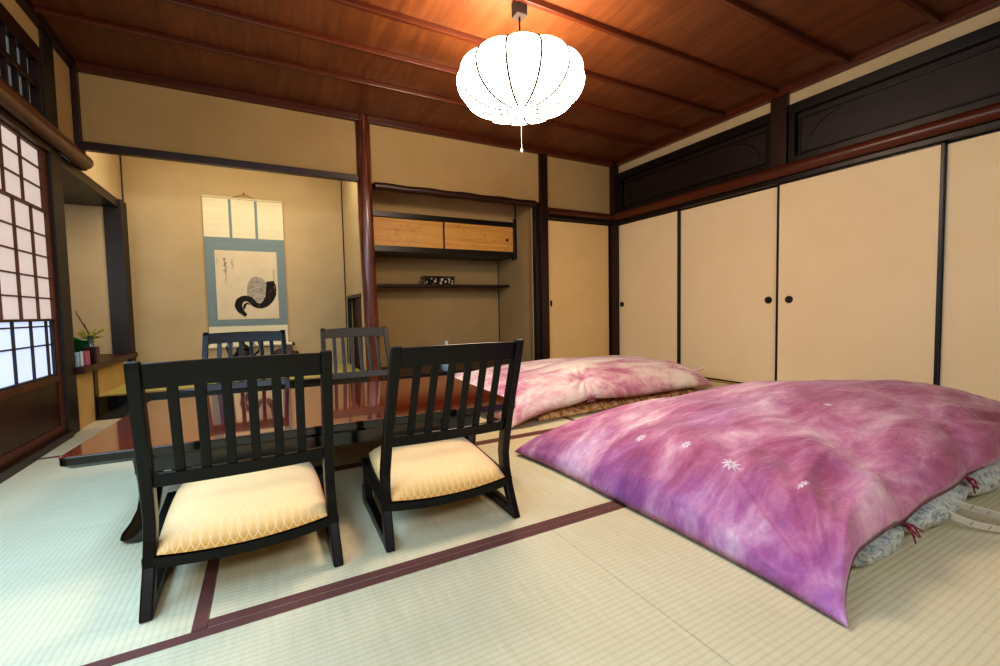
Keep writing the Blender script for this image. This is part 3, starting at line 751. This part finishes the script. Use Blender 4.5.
def tiedye(name, near):
    t = NT(name); s = t.n('ShaderNodeSeparateXYZ', n0=t.tc.outputs['Object']); X, Y, Z = s.outputs
    v = t.vec((1.1, 2.6, 1), rot=(0, 0, .45)); w = t.noise(v, 2.4, 6, .60, .45)
    w2 = t.noise(t.vec((1, 1.6, 1), (4, 2, 0), (0, 0, -.3)), 1.5, 5, .6, .8)
    fine = t.noise(t.vec((1, 1.3, 1)), 16, 6, .7, 1.5)
    f = t.math('ADD', t.math('MULTIPLY', w, .84), t.math('MULTIPLY', fine, .16))
    if near:
        col = t.ramp(f, [(.36, '9a4266'), (.45, 'b05c80'), (.52, 'c27898'), (.60, 'd8a4b4'), (.70, 'edd6d6')])
        pur = t.ramp(f, [(.36, '7a4496'), (.46, '8f58ab'), (.54, 'ab78b8'), (.63, 'c39aca'), (.73, 'e4d2e4')])
        # purple towards the left rim and the near left corner
        d1 = t.math('SUBTRACT', 1.42, X); d1 = t.math('MULTIPLY', d1, 2.6, clamp=True)
        k = t.math('ADD', d1, t.math('MULTIPLY', t.math('SUBTRACT', w2, .55), 2.6), clamp=True)
        k = t.math('MULTIPLY', k, .85)
        col = t.mix(k, col, pur)
        # deeper rose at the right near side
        r = t.math('MULTIPLY', t.math('SUBTRACT', t.math('SUBTRACT', X, Y), .85), .75, clamp=True)
        col = t.mix(t.math('MULTIPLY', r, .6), col, rgb('8a2c48'))
        # small white tied flowers
        tot = None
        for cx, cy, rr in FLOWERS:
            dx = t.math('SUBTRACT', X, cx); dy = t.math('SUBTRACT', Y, cy)
            ds = t.math('SQRT', t.math('ADD', t.math('MULTIPLY', dx, dx), t.math('MULTIPLY', dy, dy)))
            an = t.math('ARCTAN2', dy, dx)
            pet = t.math('MULTIPLY_ADD', t.math('COSINE', t.math('MULTIPLY', an, 9.0)), .25, .75)
            lim = t.math('MULTIPLY', pet, rr)
            mk = t.math('SUBTRACT', 1.0, t.math('DIVIDE', ds, lim)); mk = t.math('MULTIPLY', mk, 4.0, clamp=True)
            core = t.math('GREATER_THAN', ds, rr*.14); mk = t.math('MULTIPLY', mk, core)
            tot = mk if tot is None else t.math('MAXIMUM', tot, mk)
        nb = t.math('MULTIPLY_ADD', t.noise(t.vec(), 60, 2), .8, .3, clamp=True)
        col = t.mix(t.math('MULTIPLY', tot, nb), col, rgb('ece4ea'))
    else:
        col = t.ramp(f, [(.36, 'b05a7a'), (.43, 'c8869a'), (.49, 'dab2b4'), (.55, 'e6cfc6'), (.66, 'f0e6d8')])
    n = t.noise(t.vec(), 9, 5, .65, 1.2); wv = t.noise(t.vec(), 900, 1)
    rg = t.math('ABSOLUTE', t.math('SUBTRACT', t.noise(t.vec((1, 2.6, 1), rot=(0, 0, .5)), 4.5, 3, .5, .8), .5)); t.bump(t.math('ADD', t.math('ADD', n, t.math('MULTIPLY', rg, 2.2)), t.math('MULTIPLY', wv, .03)), .55, .02)
    return t.set(Base_Color=col, Roughness=.75, Sheen_Weight=.25)
FLOWERS = [(1.335, 1.291, .027), (1.351, 1.086, .022), (1.332, .895, .032), (1.375, .697, .020), (1.9, 1.55, .016), (2.05, .95, .018)]
t = NT('grey_leaf_print'); n = t.noise(t.vec((1, 1, 1.5)), 22, 4, .6, 2.5)
M['greyprint'] = t.set(Base_Color=t.ramp(n, [(.38, '83888a'), (.45, 'a5a9a4'), (.53, 'b9bcb2'), (.70, 'c8c8ba')]), Roughness=.85)
t = NT('brown_gold_print'); n = t.noise(t.vec(), 14, 4, .6, 2.0)
M['goldprint'] = t.set(Base_Color=t.ramp(n, [(.38, '8a5234'), (.48, 'b4834c'), (.58, 'd3ae7a'), (.70, 'e4c89a')]), Roughness=.85)

near_edge = [(1.135, .475, .006), (1.215, .515, .030), (1.30, .535, .085), (1.42, .555, .082), (1.56, .550, .100), (1.66, .565, .075), (1.80, .560, .105), (1.98, .545, .125),
             (2.14, .560, .125), (2.20, .575, .11), (2.40, .545, .14), (2.75, .55, .13), (3.10, .54, .10), (3.40, .50, .04)]
far_edge = [(1.085, 1.905, .020), (1.35, 1.93, .01), (1.75, 1.965, .01), (2.2, 1.98, .01), (2.6, 1.98, .01), (3.0, 1.94, .01), (3.3, 1.88, .01), (3.50, 1.80, .01)]
left_edge = [(1.135, .475, .006), (1.150, .72, .006), (1.150, .98, .008), (1.14, 1.25, .008), (1.135, 1.5, .010), (1.115, 1.75, .014), (1.085, 1.905, .020)]
right_edge = [(3.40, .50, .04), (3.50, .78, .09), (3.55, 1.1, .08), (3.56, 1.45, .04), (3.50, 1.80, .01)]
M['dye_near'] = tiedye('purple_tie_dye', True); M['dye_far'] = tiedye('pink_tie_dye', False)
dv = duvet('duvet', near_edge, far_edge, left_edge, right_edge, .228, 1.3, M['dye_near'], ex=.52, pw=2.3, under=.135)
tag(dv, 'large purple and rose tie-dyed duvet cover, nearest bedding on the right', 'duvet')
# tie cords on the open edge
for kx, ky, kz in ((1.665, .556, .075), (2.175, .566, .11)):
    m = MB()
    for q in range(5):
        a = q*1.2; m.sweep([(kx, ky+.004, kz+.004), (kx+.018*math.cos(a), ky-.012, kz-.004+.008*math.sin(a)), (kx+.030*math.cos(a)+.02, ky-.022, kz-.025-.01*q % .03)], .0035, .003, 6, radii=[1.5, 1, .6])
    m.build('tie_cord', plain('rose_cord', '8c2f4c', .8), dv, smooth=True)
# grey quilt insert bulging out between the ties
nz_ = [curve(near_edge, i/400) for i in range(401)]
def near_z(x): return min(nz_, key=lambda p: abs(p.x-x)).z
m = MB(); NX, NA = 150, 14; rows = []
for i in range(NX+1):
    u = i/NX; x = 1.385+u*(3.20-1.385)
    l = abs(math.sin(math.pi*min(max((x-1.30)/(1.665-1.30), 0), 1))) if x < 1.665 else (abs(math.sin(math.pi*(x-1.665)/(2.175-1.665))) if x < 2.175 else abs(math.sin(math.pi*((x-2.175)/.55))))
    e = curve(near_edge, max(0, min(1, (x-1.135)/(3.40-1.135)))); l = l**.5
    l = max(l, .12); ring = []; top_ = near_z(x)-.012
    zt = .105+.02*math.sin(x*3); cz = .066+.012*noise.noise(Vector((x*6, 0, 3))); r_ = .042*l+.006
    for j in range(NA+1):
        a = math.pi/2+math.pi*j/NA
        yy = .575+.045*l*math.cos(a)*(1+.15*noise.noise(Vector((x*14, j*.5, 0)))); zz = cz+r_*math.sin(a)+.004*noise.noise(Vector((x*25, j*.9, 5)))
        ring.append(m.bm.verts.new((x, yy, min(max(zz, .006), top_))))
    ring.append(m.bm.verts.new((x, .68, max(ring[-1].co.z-.004, .005)))); ring.insert(0, m.bm.verts.new((x, .68, ring[0].co.z-.002)))
    rows.append(ring)
for r0, r1 in zip(rows, rows[1:]):
    n = len(r0)
    for j in range(n): m.bm.faces.new((r0[j], r0[(j+1) % n], r1[(j+1) % n], r1[j]))
m.bm.faces.new(rows[0]); m.bm.faces.new(list(reversed(rows[-1])))
qi = m.build('quilt', M['greyprint'], smooth=True)
tag(qi, 'grey leaf-printed quilt showing under the near edge of the purple duvet', 'quilt')
redprint = plain('red_print', 'b0543f', .8)
lab = plain('white_label', 'e2dccf', .8)
for pts in ([(1.95, .545, .075), (2.00, .505, .055), (2.06, .45, .035), (2.13, .40, .012)], [(1.90, .54, .05), (1.95, .49, .022), (2.01, .43, .012), (2.10, .36, .008)]):
    m = MB(); P = [Vector(p) for p in pts]; Q = [curve(pts, i/16) for i in range(17)]; rows = []
    for i, q in enumerate(Q):
        d = (Q[min(i+1, 16)]-Q[max(i-1, 0)]).normalized(); sd = (d.cross(Vector((0, 0, 1))).normalized()*.6+Vector((0, 0, .8))).normalized()*.016; q = q+Vector((0, 0, .012))
        rows.append([m.bm.verts.new(q+sd), m.bm.verts.new(q-sd), m.bm.verts.new(q-sd+Vector((0, 0, .0012))), m.bm.verts.new(q+sd+Vector((0, 0, .0012)))])
    for r0, r1 in zip(rows, rows[1:]):
        for j in range(4): m.bm.faces.new((r0[j], r0[(j+1) % 4], r1[(j+1) % 4], r1[j]))
    m.bm.faces.new(rows[0]); m.bm.faces.new(list(reversed(rows[-1])))
    lo = m.build('care_label', lab, qi); lo['label'] = 'white cloth care label with red print'
    for i in (5, 8, 11):
        m = MB()
        q = Q[i]; d = (Q[i+1]-Q[i-1]).normalized(); sd = (d.cross(Vector((0, 0, 1))).normalized()*.6+Vector((0, 0, .8))).normalized(); q = q+Vector((0, 0, .012))+Vector((-.0015, -.0015, 0))
        vs_ = [m.bm.verts.new(q+sd*a+d*b_+Vector((0, 0, .0018))) for a, b_ in ((-.011, -.001), (.011, -.001), (.011, .001), (-.011, .001))]; m.bm.faces.new(vs_)
        m.build('print', redprint, lo)

# far bedding
mt = duvet('futon_mattress', [(1.55, 2.385, .015), (2.2, 2.40, .015), (3.22, 2.45, .015)], [(1.55, 3.40, .015), (2.2, 3.42, .015), (3.22, 3.40, .015)],
           [(1.55, 2.385, .015), (1.53, 2.9, .015), (1.55, 3.40, .015)], [(3.22, 2.45, .015), (3.24, 2.9, .015), (3.22, 3.40, .015)], .050, 5.0, M['goldprint'], 70, 40, 5, .4, .004)
tag(mt, 'brown and gold printed futon mattress beneath the pale pink duvet', 'mattress')
near_e = [(1.300, 2.320, .010), (1.42, 2.315, .05), (1.60, 2.335, .078), (1.80, 2.345, .092), (1.96, 2.355, .115), (2.10, 2.345, .105), (2.35, 2.345, .09), (2.7, 2.36, .085), (3.1, 2.38, .08), (3.43, 2.47, .03)]
far_e = [(1.21, 3.30, .19), (1.45, 3.40, .12), (1.9, 3.53, .10), (2.4, 3.56, .10), (2.9, 3.54, .10), (3.25, 3.48, .10), (3.48, 3.42, .09)]
left_e = [(1.300, 2.320, .010), (1.29, 2.6, .05), (1.27, 2.95, .11), (1.21, 3.30, .19)]
right_e = [(3.43, 2.47, .03), (3.45, 2.75, .07), (3.46, 3.1, .08), (3.48, 3.42, .09)]
dv2 = duvet('duvet', near_e, far_e, left_e, right_e, .203, 4.2, M['dye_far'], 150, 100, 2.6, .5, .012, knots=((1.97, 2.46, .16),), under=.118)
tag(dv2, 'pale pink and rose tie-dyed duvet, farther bedding beside the end doors', 'duvet')
m = MB(); m.sweep([(3.33, 2.60, .17), (3.40, 2.63, .165), (3.50, 2.66, .165), (3.56, 2.68, .18)], .03, .014, 12, radii=[.8, .9, 1, .4])
m.build('cover_corner', M['dye_far'], dv2, smooth=True)
m = MB(); 
for q in range(7):
    a = q*.9; m.sweep([(1.96, 2.358, .115), (1.96+.024*math.cos(a), 2.345-.006*abs(math.sin(a)), .115+.018*math.sin(a)), (1.96+.05*math.cos(a), 2.347, .112+.032*max(-.8, math.sin(a)))], .010, .008, 8, radii=[1, .8, .2])
m.build('gathered_knot', plain('dark_rose_knot', '9a5468', .8), dv2, smooth=True)

# ------------------------------------------------------------------ pendant lamp
M['capbrown'] = plain('dark_brown_cap', '21120a', .8)
LX, LY = 1.366, 2.245
lp = empty('pendant_lamp', (LX, LY, 2.075)); tag(lp, 'glowing white lobed silk pendant lamp hanging from the wooden ceiling', 'lamp')
NR = 12; prof = []
for i in range(33):
    a = math.pi*(-.5+i/32); 
    prof.append((max(.372*max(math.cos(a), 0)**.62, .0), (.175 if i < 16 else .130)*math.sin(a)))
prof = [(max(r, .055), z) for r, z in prof if r > .03]
prof = [(.075, -.172)]+[p for p in prof if p[0] > .13]+[(.12, .127)]
ph0 = math.radians(62-15)
def lob(th, r, z):
    k = .5+.5*math.cos(NR*(th-ph0)+math.pi); return 1-.075*(1-abs(math.sin(NR*(th-ph0)/2)))**1.5*min(1, r/.2)
MB().lathe(prof, n=NR*12, lob=lob).build('lamp_shade', M['shade'], lp, smooth=True)
for q in range(NR):
    a = ph0+2*math.pi*q/NR; k = 1-.075+.018
    MB().sweep([(r*(k if r > .2 else 1-.075*r/.2+.02)*math.cos(a), r*(k if r > .2 else 1-.075*r/.2+.02)*math.sin(a), z*1.005) for r, z in prof], .0072, .0072, 6).build('rib', M['wire'], lp)
MB().sweep([(0, 0, .12), (0, 0, .36)], .006, .006, 12).build('cord', M['lacquer'], lp, smooth=True)
MB().box(-.035, .035, -.035, .035, .36, ZB-2.075-.004, .008).build('ceiling_cap', M['capbrown'], lp)
MB().sweep([(0, 0, -.165), (0, 0, -.385)], .0018, .0018, 6).build('pull_string', M['white'], lp)
MB().lathe([(0, -.41), (.006, -.408), (.009, -.395), (.004, -.385), (0, -.384)], n=14).build('pull_bob', M['white'], lp, smooth=True)

# ------------------------------------------------------------------ light
def area(name, loc, target, size, sizey, energy, col):
    l = bpy.data.lights.new(name, 'AREA'); l.shape = 'RECTANGLE'; l.size = size; l.size_y = sizey; l.energy = energy; l.color = col
    o = bpy.data.objects.new(name, l); C.objects.link(o); o.location = loc
    o.rotation_euler = (Vector(target)-Vector(loc)).to_track_quat('-Z', 'Y').to_euler(); return o
area('daylight_left', (L+.08, 1.5, 1.15), (L+1.0, 1.5, .1), 2.2, 1.3, 58, (.42, .70, 1.0))
area('daylight_rear', (.3, YF+.1, 2.1), (.8, .9, 0), 3.0, .8, 78, (.84, .92, 1.0))
area('alcove_tube', (-.15, D+.12, 2.30), (-.15, D+.55, 1.0), 1.5, .05, 13, (1.0, .86, .62))
area('recess_daylight', (L-.53, 4.3, 1.1), (L-.2, 5.1, 1.1), .8, .9, 3.5, (.85, .92, 1.0))
wd_ = bpy.data.worlds.new('world'); bpy.context.scene.world = wd_; wd_.use_nodes = True
wd_.node_tree.nodes['Background'].inputs[0].default_value = (.9, .95, 1, 1); wd_.node_tree.nodes['Background'].inputs[1].default_value = .05

# ------------------------------------------------------------------ camera
f, yaw, pitch, roll = 436.3819, .4897481, -.052998, -.0200388
fw = Vector((math.sin(yaw)*math.cos(pitch), math.cos(yaw)*math.cos(pitch), math.sin(pitch)))
r0 = Vector((math.cos(yaw), -math.sin(yaw), 0)); u0 = r0.cross(fw)
r = r0*math.cos(roll)+u0*math.sin(roll); u = -r0*math.sin(roll)+u0*math.cos(roll)
cam = bpy.data.cameras.new('camera'); co = bpy.data.objects.new('camera', cam); C.objects.link(co)
cam.sensor_width = 36; cam.lens = f*36/1000; cam.clip_start = .05
mt_ = Matrix((r, u, -fw)).transposed().to_4x4(); mt_.translation = Vector((0, 0, H)); co.matrix_world = mt_
bpy.context.scene.camera = co
sn = bpy.context.scene
sn.view_settings.view_transform = 'Standard'; sn.view_settings.exposure = 0.27; sn.view_settings.look = 'Medium High Contrast'
sn.cycles.max_bounces = 8; sn.cycles.diffuse_bounces = 5
